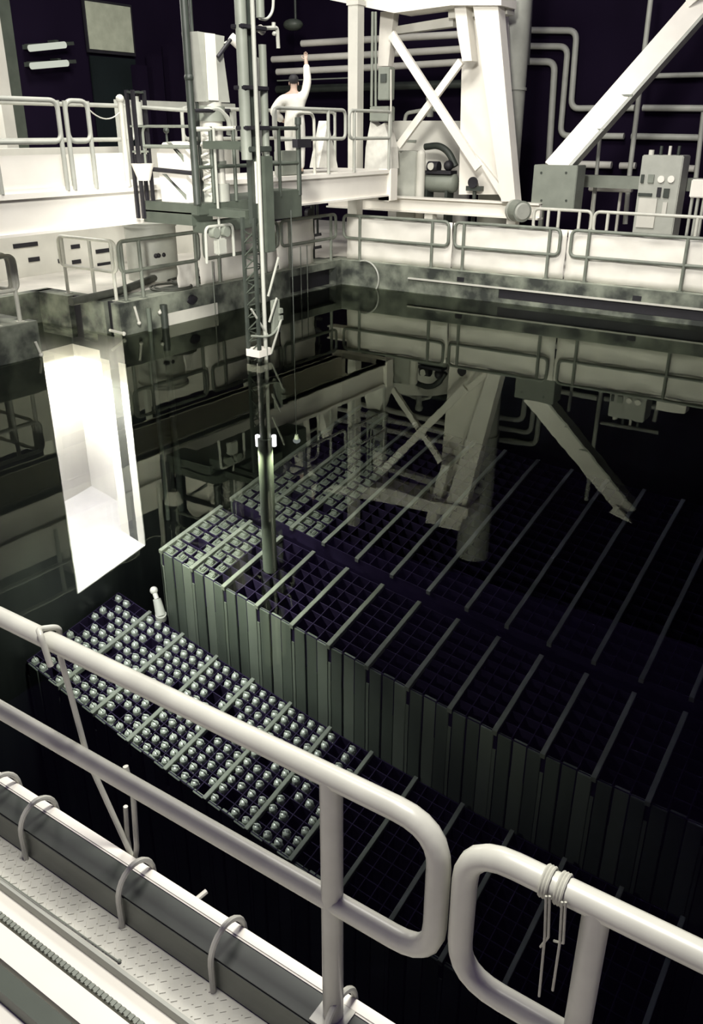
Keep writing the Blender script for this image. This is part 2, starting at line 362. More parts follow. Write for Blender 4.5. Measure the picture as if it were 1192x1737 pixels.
# low rack with the round-topped assemblies
LX0, LS, LZ, LY0, LY1 = -11.72-.89, .89, -10.64, 7.52, 9.86
low = rack('low_fuel_rack', 'lower fuel rack under water in front of the tall racks, full of round tops', LX0+.17, LY0, LY1, LZ, LS, 13, 4, .205, None, left=False, ribw=.075, r0=1)
# assemblies in the low rack
def fuel_mesh():
    b = MB(); b.box((-.062, -.062, -.75), (.062, .062, -.05), .006)
    b.cyl((0, 0, -.05), (0, 0, .02), .074, .064, 14); b.ball((0, 0, .02), .062, (1, 1, .55), 14)
    b.tube([(-.045, 0, .02), (-.045, 0, .085), (.045, 0, .085), (.045, 0, .02)], .010, 6, False, .03)
    return b
ORD = 'first second third fourth fifth sixth seventh eighth ninth tenth eleventh twelfth thirteenth fourteenth fifteenth sixteenth seventeenth eighteenth'.split()
proto = None; sx = LS/4; sy = (LY1-LY0-.05)/11
for bay in range(7):
    for c in range(4):
        for r in range(11):
            rnd = random.random()
            if rnd < (.10 if bay < 5 else .14) or (bay == 0 and r == 0 and c > 1): continue
            x = LX0+.17+bay*LS+(c+.5)*sx; y = LY1-.03-(r+.5)*sy
            if x < XL+.12: continue
            if proto is None: o = proto = fuel_mesh().build('fuel_assembly', 'fuel', None, True)
            else: o = proto.copy(); COL.objects.link(o)
            o.location = (x, y, LZ-.04+random.uniform(-.015, .015)); o.rotation_euler = (0, 0, random.uniform(-.5, .5))
            tag(o, 'round-topped fuel assembly, %s bay from gate wall, %s column, %s cell from tall rack' % (ORD[bay], ORD[c], ORD[r]), 'fuel assembly', 'round-topped fuel assemblies in the lower rack')
# boxed bundles in the first bays of the tall racks
def bundle_mesh():
    b = MB(); b.box((-.095, -.095, -.9), (.095, .095, -.06), .01); b.box((-.07, -.07, -.06), (.07, .07, .0), .02)
    b.tube([(-.06, 0, 0), (-.06, 0, .07), (.06, 0, .07), (.06, 0, 0)], .013, 6, False, .03)
    return b
proto2 = None; cw = US/3
for (yy0, yy1, word) in ((UY, 11.80, 'front'), (12.12, 17.05, 'back')):
    k = int(round((yy1-yy0)/.262)); st = (yy1-yy0-.05)/k
    for c in range(8 if word == 'back' else 7):
        for j in range(k):
            if word == 'front' and c > 4 : continue
            if word == 'back' and (j > 13 or (c < 3 and j > 5)): continue
            if random.random() < .06: continue
            if proto2 is None: o = proto2 = bundle_mesh().build('boxed_fuel_bundle', 'bundle', None, True)
            else: o = proto2.copy(); COL.objects.link(o)
            o.location = (UX0+(c+.5)*cw, yy0+.03+(j+.5)*st, UZ-.03+random.uniform(-.01, .02)); o.rotation_euler = (0, 0, random.choice((0, math.pi/2)))
            tag(o, 'square fuel bundle, %s tall rack, %s column from gate wall, %s cell back' % (word, ORD[c], ORD[j]), 'fuel bundle', 'square fuel bundles in the tall racks')
# small submerged bits
t = thing('handling_tool', 'small pale tool with a knob standing between gate sill and tall rack', 'tool', (-11.62, 10.35, -10.7))
MB().cyl((-11.30, 9.90, -10.62), (-11.52, 10.03, -10.38), .105, .08).cyl((-11.30, 9.90, -10.72), (-11.30, 9.90, -10.58), .11).build('body', 'cream', t, True)
MB().ball((-11.66, 10.10, -10.28), .085).cyl((-11.52, 10.03, -10.38), (-11.66, 10.10, -10.28), .05).build('knob', 'white', t, True)
for (y, lab) in ((11.35, 'thin conduit down the left wall under water nearest the gate'), (11.75, 'thick dark conduit down the left wall under water')):
    tag(MB().cyl((XL+.09, y, -9.5), (XL+.09, y, .45), .045 if y < 11.5 else .07).build('conduit', 'dark' if y > 11.5 else 'rack', None, True), lab, 'conduit')
# hanging underwater lamp
hl = P(505, 600, 0, -9.6)
t = thing('underwater_lamp', 'small underwater lamp hanging on a thin cable right of the mast', 'lamp', (-9.6, 12.28, -5.5))
MB().ball((-9.6, 12.28, -5.5), .075, (1, 1, 1.3)).build('bulb', emit('dim_lamp_glass', (.9, 1, .8), .45), t, True)
MB().cyl((-9.6, 12.28, -5.42), (-9.6, 12.28, -5.25), .05, .03).build('socket', 'grey', t, True)
MB().cyl((-9.6, 12.28, -5.25), (-9.6, 12.28, 2.3), .009, n=6).build('cable', 'dark', t)
# ------------------------------------------------------------------ left service bridge
BX = -11.57
br = thing('service_bridge', 'white overhead service bridge crossing above the left pool edge', 'bridge', (-12.2, 11, 2.1))
def girder(x0, x1, y0, y1, z0, z1, name='beam'):
    b = MB().box((x0+.06, y0, z0), (x1-.06, y1, z1)); b.box((x0, y0, z1-.04), (x1, y1, z1)); b.box((x0, y0, z0), (x1, y1, z0+.04))
    return b.build(name, 'white', br)
girder(BX-.3, BX, 1.5, 18.98, 2.10, 2.66); girder(-13.3, -13.0, 1.5, 18.98, 2.10, 2.66)
MB().box((-13.3, 1.5, 2.66), (BX, 18.98, 2.70)).build('deck', 'white', br)
MB().box((BX-.10, 1.5, 2.70), (BX-.07, 10.5, 3.22)).box((BX-.05, 1.5, 2.70), (BX-.03, 10.5, 2.76)).build('toe_panel', 'white', br)
MB().box((BX-.3, 18.7, 2.0), (BX+.05, 19.0, 2.72)).box((-13.3, 18.7, 1.98), (BX, 18.98, 2.12)).build('end_truck', 'white', br)
def bridge_rail(ya, yb, posts, x=BX-.02, zt=3.97, zm=3.40, m='midgrey'):
    g_ = MB().tube([(x, ya, zt), (x, yb, zt), (x, yb, zm), (x, ya, zm)], .036, 10, True, .14).build('guard_rail', m, br, True)
    for y in posts: MB().cyl((x, y, 2.70), (x, y, zt), .036, n=12).build('rail_post', m, g_, True)
bridge_rail(1.6, 9.18, [2.5, 5.5, 8.0, 9.18]); bridge_rail(9.32, 9.75, [9.32, 9.75])
MB().cyl((BX-.02, 10.43, 2.7), (BX-.02, 10.43, 4.02), .045).ball((BX-.02, 10.43, 4.02), .07).build('rail_post', 'rail', br, True)
MB().tube([(BX-.02, 9.78+.65*f, 3.85-.5*f*(1-f)) for f in [i/10 for i in range(11)]], .010, 6).build('chain', 'rail', br)
bridge_rail(14.35, 16.85, [14.4, 16.2]); bridge_rail(17.0, 18.75, [17.2, 18.7])
b = MB().tube([(BX-.25, 15.3, 2.7), (BX-.25, 15.3, 3.9), (BX-.25, 16.0, 3.9), (BX-.25, 16.0, 2.7)], .032, 8, False, .2); b.build('step_ladder_rail', 'rail', br, True)
bridge_rail(1.6, 12.2, [4, 8, 12], x=-13.25); bridge_rail(13.5, 18.8, [13.5, 16, 18.8], x=-13.25)
tag(MB().box((-11.95, 14.75, 2.70), (-11.70, 15.25, 3.18), .02).build('tool_box', 'grey'), 'grey box on the bridge deck beside the worker', 'box')
tag(MB().prism([P(540, 285, 0, -12.0), P(573, 285, 0, -12.0), P(566, 250, 0, -12.0), P(556, 205, 0, -12.0), P(549, 240, 0, -12.0)], (-.25, 0, 0)).build('draped_cloth', 'cloth'), 'crumpled pale cloth bundle leaning behind the bridge railing', 'cloth')
# ------------------------------------------------------------------ trolley on the bridge
TX0, TX1, TY0, TY1, TZ0, TZ1 = -11.5, -10.2, 10.6, 13.35, 2.13, 2.47
tr = thing('trolley', 'dark green trolley platform cantilevered from the white bridge over the pool', 'trolley', (-10.9, 12, 2.13))
MB().box((TX0+.02, TY0, TZ0+.16), (TX1, TY1, TZ1), .015).box((TX0+.02, TY0, TZ0), (TX1-.15, TY0+.5, TZ0+.2)).box((TX1-.25, TY0+.1, TZ0-.12), (TX1+.06, TY0+1.3, TZ0+.05), .01).build('platform', 'trolley', tr)
MB().box((TX1-.5, TY1-.9, TZ0-.05), (TX1+.02, TY1+.02, TZ1+.1), .015).build('drive_box', 'trolley', tr)
# guard posts and rails (dark)
def pst(x, y, z1, r, m='dark', z0=TZ1): MB().cyl((x, y, z0), (x, y, z1), r, n=12).build('post', m, tr, True)
pst(TX1-.02, TY0+.02, 5.9, .062); pst(-10.5, 11.05, 6.4, .028)
MB().ball((TX1-.02, TY0+.02, 4.3), .075).build('clamp', 'dark', tr, True)
for y in (11.0, 11.55, 12.15, 12.75, 13.3): pst(TX1, y, 3.62, .032, 'trolley')
MB().tube([(TX1, 10.65, 3.58), (TX1, 12.0, 3.60)], .035, 8).build('guard_rail', 'rail', tr, True)
MB().tube([(TX1, 12.0, 3.60), (TX1, 13.32, 3.60), (TX0+.3, 13.32, 3.60)], .032, 8, False, .05).build('guard_rail', 'dark', tr, True)
MB().tube([(TX1, 10.65, 3.02), (TX1, 13.32, 3.02), (TX0+.3, 13.32, 3.02)], .03, 8, False, .05).build('guard_rail', 'trolley', tr, True)
MB().tube([(TX1-.02, 10.65, 3.84), (TX1-.1, 11.6, 3.86)], .03, 8).build('guard_rail', 'black', tr, True)
MB().tube([(TX0+.2, TY0+.03, 3.9), (TX1, TY0+.03, 3.84)], .028, 8).build('guard_rail', 'midgrey', tr, True)
MB().tube([(TX0+.15, TY0+.03, 3.0), (TX0+.15, TY0+.03, 3.62), (TX1, TY0+.03, 3.62)], .022, 8, False, .12).tube([(TX0+.15, TY0+.03, 3.32), (TX1, TY0+.03, 3.32)], .03, 8).build('guard_rail', 'grey', tr, True)
MB().tube([(TX0+.1, TY0+.04, 2.98), (TX1, TY0+.04, 2.93)], .035, 8).build('guard_rail', 'black', tr, True)
pst(TX1+.0, 13.32, 3.66, .045, 'dark')
MB().cyl((TX1, 13.32, 3.66), (TX1, 13.32, 3.78), .06).build('valve_knob', 'dark', tr, True)
MB().box((TX1-.05, 13.2, 3.28), (TX1+.07, 13.62, 3.42)).build('clamp', 'black', tr)
# brackets that hold the mast
for z in (2.33, 3.35): MB().box((TX1-.05, 10.86, z-.06), (-9.42, 10.94, z+.06)).box((TX1-.05, 11.10, z-.06), (-9.42, 11.18, z+.06)).build('mast_bracket', 'trolley', tr)
# guide hook with two small pulleys on the platform edge
t = thing('pulley_hook', 'pale pulley hook hanging under the front edge of the trolley platform', 'pulley', (TX1+.12, 10.9, 2.1))
b = MB().cyl((TX1+.12, 10.95, 1.72), (TX1+.12, 10.95, 3.6), .022, n=8).tube([(TX1+.12, 10.60, 1.55), (TX1+.12, 10.62, 2.12), (TX1+.12, 11.28, 2.12), (TX1+.12, 11.28, 1.6)], .026, 8, False, .1); b.build('frame', 'midgrey', t, True)
for y in (10.82, 11.08): MB().cyl((TX1+.06, y, 2.02), (TX1+.18, y, 2.02), .085).build('pulley', 'grey', t, True)
MB().box((TX1+.06, 10.84, 1.66), (TX1+.18, 11.06, 1.92), .02).build('block', 'midgrey', t)
# console
t = thing('control_console', 'white control console with sloping top on the trolley platform', 'console', (-10.85, 10.9, TZ1))
MB().prism([(-11.13, 10.72, TZ1), (-10.52, 10.72, TZ1), (-10.52, 10.72, 3.33), (-10.75, 10.72, 3.40), (-11.0, 10.72, 3.38), (-11.16, 10.72, 3.22)], (0, .32, 0)).build('cabinet', 'white', t)
MB().box((-11.17, 10.69, 2.93), (-10.5, 10.72, 2.97)).build('shelf_edge', 'black', t)
MB().prism([(-11.06, 10.700, 2.90), (-10.97, 10.700, 2.90), (-10.55, 10.700, 2.52), (-10.55, 10.700, 2.60)], (0, .018, 0)).prism([(-10.9, 10.700, 3.385), (-10.8, 10.700, 3.385), (-10.55, 10.700, 3.1), (-10.55, 10.700, 3.2)], (0, .018, 0)).build('stripe', 'grey', t)
MB().ball((-10.98, 10.8, 3.56), .05).cyl((-10.98, 10.8, 3.38), (-10.98, 10.8, 3.56), .018).build('lever', 'dark', t, True)
# white bowl and dark instrument cage left of the console
t = thing('white_bowl', 'small white bowl lamp clamped left of the control console', 'lamp', (-11.3, 10.5, 2.8))
MB().cyl((-11.30, 10.52, 2.80), (-11.30, 10.52, 3.06), .10, .19, 16).build('bowl', 'white', t, True)
MB().cyl((-11.45, 10.58, 2.88), (-11.30, 10.52, 2.9), .025).build('arm', 'dark', t)
t = thing('instrument_cage', 'dark upright instrument cage with a bottle on the bridge by the trolley', 'cage', (-11.42, 10.3, 2.2))
for (x, y) in ((-11.48, 10.48), (-11.34, 10.48), (-11.48, 10.72), (-11.34, 10.72)): MB().box((x-.025, y-.025, 2.2), (x+.025, y+.025, 4.15)).build('upright', 'black', t)
for z in (4.12, 3.62, 3.24, 2.95): MB().box((-11.5, 10.46, z-.015), (-11.32, 10.74, z+.015)).build('shelf', 'grey' if z < 4 else 'dark', t)
MB().cyl((-11.41, 10.6, 3.64), (-11.41, 10.6, 3.98), .085).cyl((-11.41, 10.6, 3.98), (-11.41, 10.6, 4.06), .05).build('bottle', 'midgrey', t, True)
MB().box((-11.47, 10.52, 2.98), (-11.35, 10.68, 3.2)).build('motor', 'black', t)
# hoist
t = thing('hoist', 'tall pale hoist housing over a cylinder on the trolley platform', 'hoist', (-10.55, 11.25, TZ1))
b = MB().prism([(-10.62, 10.62+.32, 4.95), (-10.62, 11.55, 4.93), (-10.62, 11.5, 4.7), (-10.62, 11.6, 3.98), (-10.62, 11.02, 3.98)], (.34, 0, 0)); b.build('housing', 'midgrey', t)
MB().box((-10.27, 11.08, 4.0), (-10.25, 11.3, 4.94)).build('bright_panel', 'white', t)
MB().cyl((-10.45, 11.3, 2.75), (-10.45, 11.3, 3.98), .19, n=20).build('cylinder', 'cream', t, True)
MB().cyl((-10.45, 11.3, 3.7), (-10.45, 11.3, 3.92), .24, n=20).build('collar', 'grey', t, True)
MB().cyl((-10.45, 11.3, 3.05), (-10.45, 11.3, 3.1), .22, n=20).build('collar', 'grey', t, True)
MB().cyl((-10.45, 11.3, TZ1), (-10.45, 11.3, 2.75), .25, n=20).build('base', 'midgrey', t, True)
MB().tube([(-10.3, 11.0, 3.85), (-10.24, 11.25, 3.9), (-10.22, 11.5, 3.72), (-10.3, 11.55, 3.5)], .04, 8, False, .1).build('pipe', 'midgrey', t, True)
b = MB()
b.tube([(-10.3+.07*math.cos(k*.8), 10.98+.07*math.sin(k*.8), 2.55+.022*k) for k in range(44)], .024, 6).build('coiled_hose', 'cream', t, True)
# spotlights on the hoist
t = thing('spot_lamp', 'small white spot lamp on a bracket right of the hoist top', 'lamp', (-10.3, 11.7, 4.85))
MB().cyl((-10.3, 11.72, 4.93), (-10.2, 11.92, 4.76), .075).build('shade', 'white', t, True)
MB().tube([(-10.35, 11.5, 4.8), (-10.32, 11.72, 4.88), (-10.35, 12.0, 4.92)], .018, 6).ball((-10.35, 12.0, 4.78), .04).cyl((-10.35, 12.0, 4.92), (-10.35, 12.0, 5.05), .03).build('bracket', 'midgrey', t, True)
tag(MB().cyl((-10.22, 11.3, 4.62), (-10.2, 11.6, 4.88), .03).build('wrench_handle', 'black', None, True), 'black handle leaning across the pale hoist housing', 'handle')
tag(MB().box((-10.2, 12.05, 3.68), (-10.1, 12.25, 4.66), .02).box((-10.2, 12.03, 3.2), (-10.1, 12.2, 3.66), .02).build('cable_chute', 'midgrey'), 'narrow grey chute between the hoist and the mast', 'chute')
# ------------------------------------------------------------------ mast
MX, MY = -9.28, 10.97
ma = thing('fuel_mast', 'tall refuelling mast from above the trolley down through the water to the racks', 'mast', (MX, MY, UZ))
MB().cyl((MX, 10.80, 3.15), (MX, 10.80, 6.2), .085, n=16).build('guide_tube', 'grey', ma, True)
MB().cyl((MX, 11.27, 3.1), (MX, 11.27, 4.75), .06, n=14).cyl((MX, 11.25, 5.1), (MX, 11.25, 6.2), .065, n=14).build('guide_tube', 'grey', ma, True)
MB().cyl((MX+.12, 10.93, 2.1), (MX+.12, 10.93, 6.2), .034, n=12).build('bright_pole', 'midgrey', ma, True)
MB().box((MX-.1, 10.9, 2.2), (MX-.02, 11.16, 6.2)).build('back_channel', 'dark', ma)
for z in (3.6, 4.15, 4.95): MB().box((MX-.14, 10.72, z-.03), (MX+.10, 11.28, z+.03), .01).build('band', 'black', ma)
for z in (3.3,): MB().box((MX-.12, 10.76, z-.04), (MX+.10, 11.3, z+.04), .01).build('band', 'dark', ma)
MB().box((MX-.05, 11.02, 1.75), (MX+.16, 11.24, 3.2), .01).build('lower_channel', 'trolley', ma)
MB().cyl((MX, 11.12, 2.5), (MX, 11.12, 3.12), .13, n=16).build('white_sleeve', 'cream', ma, True)
# lattice section down to below the water
for (x, y) in ((MX-.12, 10.76), (MX-.12, 11.20), (MX+.12, 10.76)):
    MB().box((x-.025, y-.025, -.9), (x+.025, y+.025, 2.3)).build('chord', 'dark', ma)
MB().cyl((MX+.12, 10.93, -.6), (MX+.12, 10.93, 2.1), .034, n=12).build('bright_pole', 'midgrey', ma, True)
b = MB(); n = 15
for i in range(n):
    z0 = -.9+i*.2; z1 = z0+.2; ya, yb = (10.76, 11.20) if i % 2 else (11.20, 10.76)
    b.bar((MX-.12, ya, z0), (MX-.12, yb, z1), .02, .02); b.bar((MX-.12, 10.76, z0), (MX-.12, 11.2, z0), .018, .018)
    b.bar((MX-.12, 10.76, z0), (MX+.12, 10.76, z1), .018, .018)
b.build('lacing', 'trolley', ma)
MB().bar((MX+.14, 11.02, 1.05), (MX+.16, 11.3, 1.65), .035, .02).bar((MX+.14, 11.02, .62), (MX+.16, 11.22, 1.0), .03, .02).bar((MX+.14, 11.04, .08), (MX+.16, 11.32, .62), .035, .02).bar((MX+.14, 10.96, .42), (MX+.1, 10.62, .9), .035, .02).build('brace', 'midgrey', ma)
MB().box((MX+.05, 11.18, .4), (MX+.12, 11.34, .95)).box((MX+.1, 11.3, .72), (MX+.16, 11.38, .8)).box((MX+.1, 11.3, .6), (MX+.16, 11.38, .68)).build('limit_switch', 'grey', ma)
MB().tube([(MX+.1, 10.6, .46), (MX+.2, 11.0, .38), (MX+.1, 11.35, .52)], .02, 6, False, .2).build('ring', 'grey', ma, True)
MB().box((MX-.14, 10.72, .07), (MX+.15, 11.03, .19)).build('white_band', 'white', ma)
MB().cyl((MX, MY, -4.6), (MX, MY, -.3), .10, n=16).build('inner_tube', 'dark', ma, True)
MB().cyl((MX, MY-.02, UZ-.05), (MX, MY-.02, -4.1), .135, n=16).build('grab_tube', 'rack', ma, True)
for dx, dy in ((-.12, -.08), (.12, .09)):
    MB().cyl((MX+dx, MY+dy, -4.45), (MX+dx, MY+dy, -4.05), .042, n=12).ball((MX+dx, MY+dy, -4.45), .042).ball((MX+dx, MY+dy, -4.05), .042).build('lamp_bulb', 'glowlamp', ma, True)
    lamp('mast_lamp', 'SPOT', (MX+dx*3, MY+dy*3-.1, -4.4), (MX-.3, MY+1.2, UZ), 1500, .08, WL, 104)
# ------------------------------------------------------------------ worker on the bridge
def skin_obj(name, m, pts, edges, parent, sub=2):
    me = bpy.data.meshes.new(name); me.from_pydata([p[:3] for p in pts], edges, [])
    o = bpy.data.objects.new(name, me); COL.objects.link(o)
    md = o.modifiers.new('skin', 'SKIN'); md.use_smooth_shade = True
    for i, p in enumerate(pts):
        sv = me.skin_vertices[0].data[i]; r = p[3]; sv.radius = r if isinstance(r, tuple) else (r, r); sv.use_root = (i == 0)
    s = o.modifiers.new('sub', 'SUBSURF'); s.levels = sub; s.render_levels = sub
    me.materials.append(M[m]); o.parent = parent
    return o
# local frame: +Y faces the hoist (turned away from camera), z up from the deck
pe = thing('person', 'worker in white coveralls standing behind the bridge railing, right arm raised', 'person', (-12.0, 15.55, 2.70))
pe.scale = (1.06, 1.06, 1.03); pe.rotation_euler = (0, 0, math.radians(34))
body = [(0, 0, .95, (.16, .12)), (0, 0, 1.15, (.155, .115)), (0, .0, 1.35, (.19, .125)), (0, 0, 1.48, (.15, .10)), (0, .01, 1.56, .06), (0, .03, 1.66, (.075, .09)), (0, .03, 1.76, (.078, .095)), (0, .03, 1.82, .05),
 (.20, 0, 1.45, .07), (.27, .03, 1.74, .06), (.25, .06, 2.06, .042), (.24, .08, 2.14, .034),
 (-.20, 0, 1.43, .085), (-.42, -.03, 1.17, .085), (-.24, .12, 1.02, .045), (-.13, .18, 1.0, .036),
 (.10, 0, .86, .10), (.11, .02, .48, .07), (.11, 0, .10, .05), (.12, .16, .04, .045),
 (-.10, 0, .86, .10), (-.11, .02, .48, .07), (-.11, 0, .10, .05), (-.12, .16, .04, .045)]
ed = [(0, 1), (1, 2), (2, 3), (3, 4), (4, 5), (5, 6), (6, 7), (3, 8), (8, 9), (9, 10), (10, 11), (3, 12), (12, 13), (13, 14), (14, 15), (0, 16), (16, 17), (17, 18), (18, 19), (0, 20), (20, 21), (21, 22), (22, 23)]
def fingers(base, d, side, b0):
    out = []; base, d, side = Vector(base), Vector(d).normalized(), Vector(side).normalized()
    for k, (s, L) in enumerate(((-.03, .07), (-.01, .085), (.01, .08), (.03, .062))):
        p = base+side*s+d*.05; q = p+d*L*.6; n = side.cross(d); e = q+(d*.6+n*.7).normalized()*L*.5
        out.append([p, q, e])
    th = base-side*.035; out.append([th, th+(d*.5-side*.8).normalized()*.045, th+(d*.9-side*.5).normalized()*.075])
    return out
pts = list(body); eds = list(ed)
for (bi, d, s) in ((11, (0, .2, 1), (1, .2, 0)), (15, (.8, .4, -.2), (0, .2, 1))):
    base = body[bi][:3]; 
    pa = Vector(base)+Vector(d).normalized()*.045; pts.append((*pa, (.042, .02))); eds.append((bi, len(pts)-1)); palm = len(pts)-1
    for ch in fingers(base, d, s, bi):
        last = palm
        for q in ch: pts.append((*q, .0095)); eds.append((last, len(pts)-1)); last = len(pts)-1
skin_obj('body', 'skin', pts, eds, pe, 1)
cl = [(x, y, z, (r[0]*1.16+.012, r[1]*1.16+.012) if isinstance(r, tuple) else r*1.2+.015) for (x, y, z, r) in body]
keep = [0, 1, 2, 3, 8, 9, 10, 12, 13, 14, 16, 17, 18, 20, 21, 22]; mp_ = {k: i for i, k in enumerate(keep)}
skin_obj('coverall', 'cloth', [cl[k] for k in keep], [(mp_[a], mp_[c]) for a, c in ed if a in mp_ and c in mp_], pe, 2)
MB().ball((0, .005, 1.775), .105, (.92, 1.02, .95), 16).build('hair', 'hair', pe, True, origin=(0, 0, 0))
for sgn in (-1, 1): MB().ball((sgn*.088, .03, 1.70), .025, (.5, 1, 1.4)).build('ear', 'skin', pe, True, origin=(0, 0, 0))
MB().ball((0, .13, 1.70), .018, (1, 1.2, 1.6)).build('nose', 'skin', pe, True, origin=(0, 0, 0))
for sgn in (-1, 1): MB().ball((sgn*.115, .12, .045), .055, (.85, 2.0, .8)).build('shoe', 'dark', pe, True, origin=(0, 0, 0))
# ------------------------------------------------------------------ crane gantry and machines behind the far pool edge
YG = 20.0
def pg(u, v, y=YG): return P(u, v, 1, y)
g0, g1 = pg(640, 342), pg(862, 352)
t = thing('crane_rail_girder', 'white crane rail girder behind the far guardrail at the foot of the crane leg', 'girder', (-11, YG, 1.6))
b = MB().box((-14.4, YG+.1, 1.66), (-8.2, YG+.22, 1.98)).box((-14.4, YG, 1.96), (-8.2, YG+.32, 2.0)).box((-14.4, YG, 1.63), (-8.2, YG+.32, 1.67)); b.build('beam', 'white', t)
for x in (-13.6, -11.2, -8.9): MB().box((x-.12, YG+.05, DECK), (x+.12, YG+.28, 1.64)).build('pedestal', 'cream', t)
# crane tower
t = thing('crane_tower', 'white crane tower with tapered legs and cross braces at the far pool edge', 'crane', (-9.5, YG, 1.9))
def plate(pix, y, dep, name, m, parent): return MB().prism([P(u, v, 1, y) for u, v in pix], (0, dep, 0)).build(name, m, parent)
plate([(792, -60), (838, -60), (874, 342), (850, 342)], YG-.2, .35, 'tapered_leg', 'white', t)
plate([(762, -60), (782, -60), (800, 103), (784, 104), (776, 60)], YG-.1, .3, 'strut', 'white', t)
plate([(783, 100), (786, 20), (850, 20), (862, 330), (778, 330)], YG+.5, .4, 'column', 'white', t)
MB().bar(pg(664, 58, YG), pg(812, 285, YG), .20, .10, (0, 1, 0)).build('cross_brace', 'white', t)
MB().bar(pg(782, 104, YG+.12), pg(676, 248, YG+.12), .17, .10, (0, 1, 0)).build('cross_brace', 'white', t)
plate([(645, 20), (668, 20), (658, 112), (640, 112)], YG+.2, .25, 'strut', 'white', t)
plate([(803, 260), (815, 272), (856, 325), (850, 338)], YG, .1, 'foot_brace', 'white', t)
plate([(668, 45), (768, 28), (768, 45), (668, 58)], YG+.4, .25, 'cross_beam', 'cream', t)
plate([(535, -20), (560, 0), (668, 22), (765, 9), (850, 9), (850, -20)], YG-.3, .8, 'soffit', 'white', t)
plate([(760, 15), (860, 8), (860, 24), (760, 31)], YG+.2, .4, 'cross_beam', 'cream', t)
w0 = pg(880, 358, YG-.4)
ax = Vector((.75, -.6, 0)).normalized()
tw = MB().cyl(w0-ax*.15, w0+ax*.18, .235, n=24).build('travel_wheel', 'grey', t, True)
MB().cyl(w0-ax*.24, w0-ax*.15, .25, n=24).cyl(w0+ax*.18, w0+ax*.22, .20, .17, 24).build('wheel_rim', 'midgrey', tw, True)
# round concrete column behind the tower
a = pg(846, 300, 21.5)
struct(MB().cyl((a.x, 21.5, DECK), (a.x, 21.5, 8.5), .50, n=32).cyl((a.x, 21.5, 4.48), (a.x, 21.5, 4.54), .53, n=32), 'column_far', 'midgrey', 'pale round column behind the crane tower', True)
a = pg(607, 150, 19.6)
tag(MB().box((a.x-.14, 19.36, DECK), (a.x+.14, 19.64, 7.5)).box((a.x-.17, 19.33, 6.3), (a.x+.17, 19.67, 6.4)).build('steel_post', 'cream'), 'pale square steel post rising behind the worker beside the hanging control boxes', 'post')
# hanging control boxes
t = thing('control_box', 'grey hanging control box pair on a bracket beside the pale steel post', 'control box', tuple(pg(640, 150, 19.5)))
c0, c1 = pg(640, 170, 19.5), pg(661, 113, 19.5)
MB().box((c0.x, 19.5, c0.z), (c1.x, 19.75, c1.z), .02).build('upper_box', 'grey', t)
c0, c1 = pg(628, 206, 19.5), pg(661, 180, 19.5)
MB().box((c0.x, 19.45, c0.z), (c1.x, 19.75, c1.z), .02).build('lower_box', 'grey', t)
c0, c1 = pg(637, 180, 19.6), pg(637, 20, 19.6)
MB().cyl(c0, c1, .03, n=8).cyl(pg(630, 180, 19.6), pg(632, 20, 19.6), .035, n=8).build('hanger_rod', 'grey', t, True)
c0 = pg(662, 112, 19.5); MB().bar(pg(663, 118, 19.5), pg(663, 206, 19.5), .03, .03).build('side_strip', 'cream', t)
c0, c1 = pg(645, 140, 19.48), pg(655, 125, 19.48); MB().box((c0.x, 19.47, c0.z), (c1.x, 19.5, c1.z)).build('dark_window', 'dark', t)
tag(MB().prism([pg(618, 288, 19.6), pg(664, 286, 19.6), pg(662, 250, 19.6), pg(652, 208, 19.6), pg(640, 215, 19.6), pg(628, 206, 19.6), pg(620, 250, 19.6)], (0, .35, 0)).build('draped_cover', 'cloth'), 'pale crumpled cover draped below the hanging control boxes', 'cover')
# tank and compressor
a = pg(718, 205, 22)
t = thing('storage_tank', 'large pale round storage tank behind the crane cross braces', 'tank', (a.x, 22.4, DECK))
e0, e1 = pg(642, 250, 22), pg(776, 250, 22); R_ = (e1.x-e0.x)/2
cx = (e0.x+e1.x)/2
MB().cyl((cx, 22+R_*.6, DECK), (cx, 22+R_*.6, a.z), R_*.93, n=40).build('shell', 'cream', t, True)
MB().box((cx-.9, 22-R_*.34, pg(700, 239, 22).z-.03), (cx+.2, 22-R_*.30, pg(700, 239, 22).z+.03)).build('slot', 'grey', t)
b = MB().tube([(cx-.6, 22.3, a.z), (cx-.55, 22.3, a.z+.2), (cx+.2, 22.3, a.z+.3), (cx+.5, 22.4, a.z+.25), (cx+.6, 22.4, a.z)], .05, 8, False, .1).cyl((cx+.2, 22.3, a.z+.1), (cx+.2, 22.3, a.z+.55), .09).ball((cx+.2, 22.3, a.z+.55), .13); b.build('top_pipe', 'midgrey', t, True)
a = pg(742, 310, 20.8)
t = thing('air_compressor', 'dark air compressor on a small pressure vessel in front of the tank', 'compressor', tuple(a))
MB().cyl((a.x-.42, 20.9, a.z), (a.x+.42, 20.9, a.z), .24, n=20).ball((a.x-.42, 20.9, a.z), .24, (.5, 1, 1)).ball((a.x+.42, 20.9, a.z), .24, (.5, 1, 1)).build('vessel', 'grey', t, True)
for d in (-.3, .3): MB().box((a.x+d-.04, 20.72, DECK), (a.x+d+.04, 21.08, a.z-.18)).build('leg', 'dark', t)
MB().cyl((a.x-.25, 20.75, a.z+.38), (a.x+.05, 20.75, a.z+.38), .14).ball((a.x+.3, 20.8, a.z+.42), .13).box((a.x-.3, 20.65, a.z+.22), (a.x+.45, 21.0, a.z+.3)).build('motor', 'black', t, True)
MB().cyl((a.x-.12, 20.70, a.z+.4), (a.x-.12, 20.60, a.z+.4), .09).build('pump_head', 'cream', t, True)
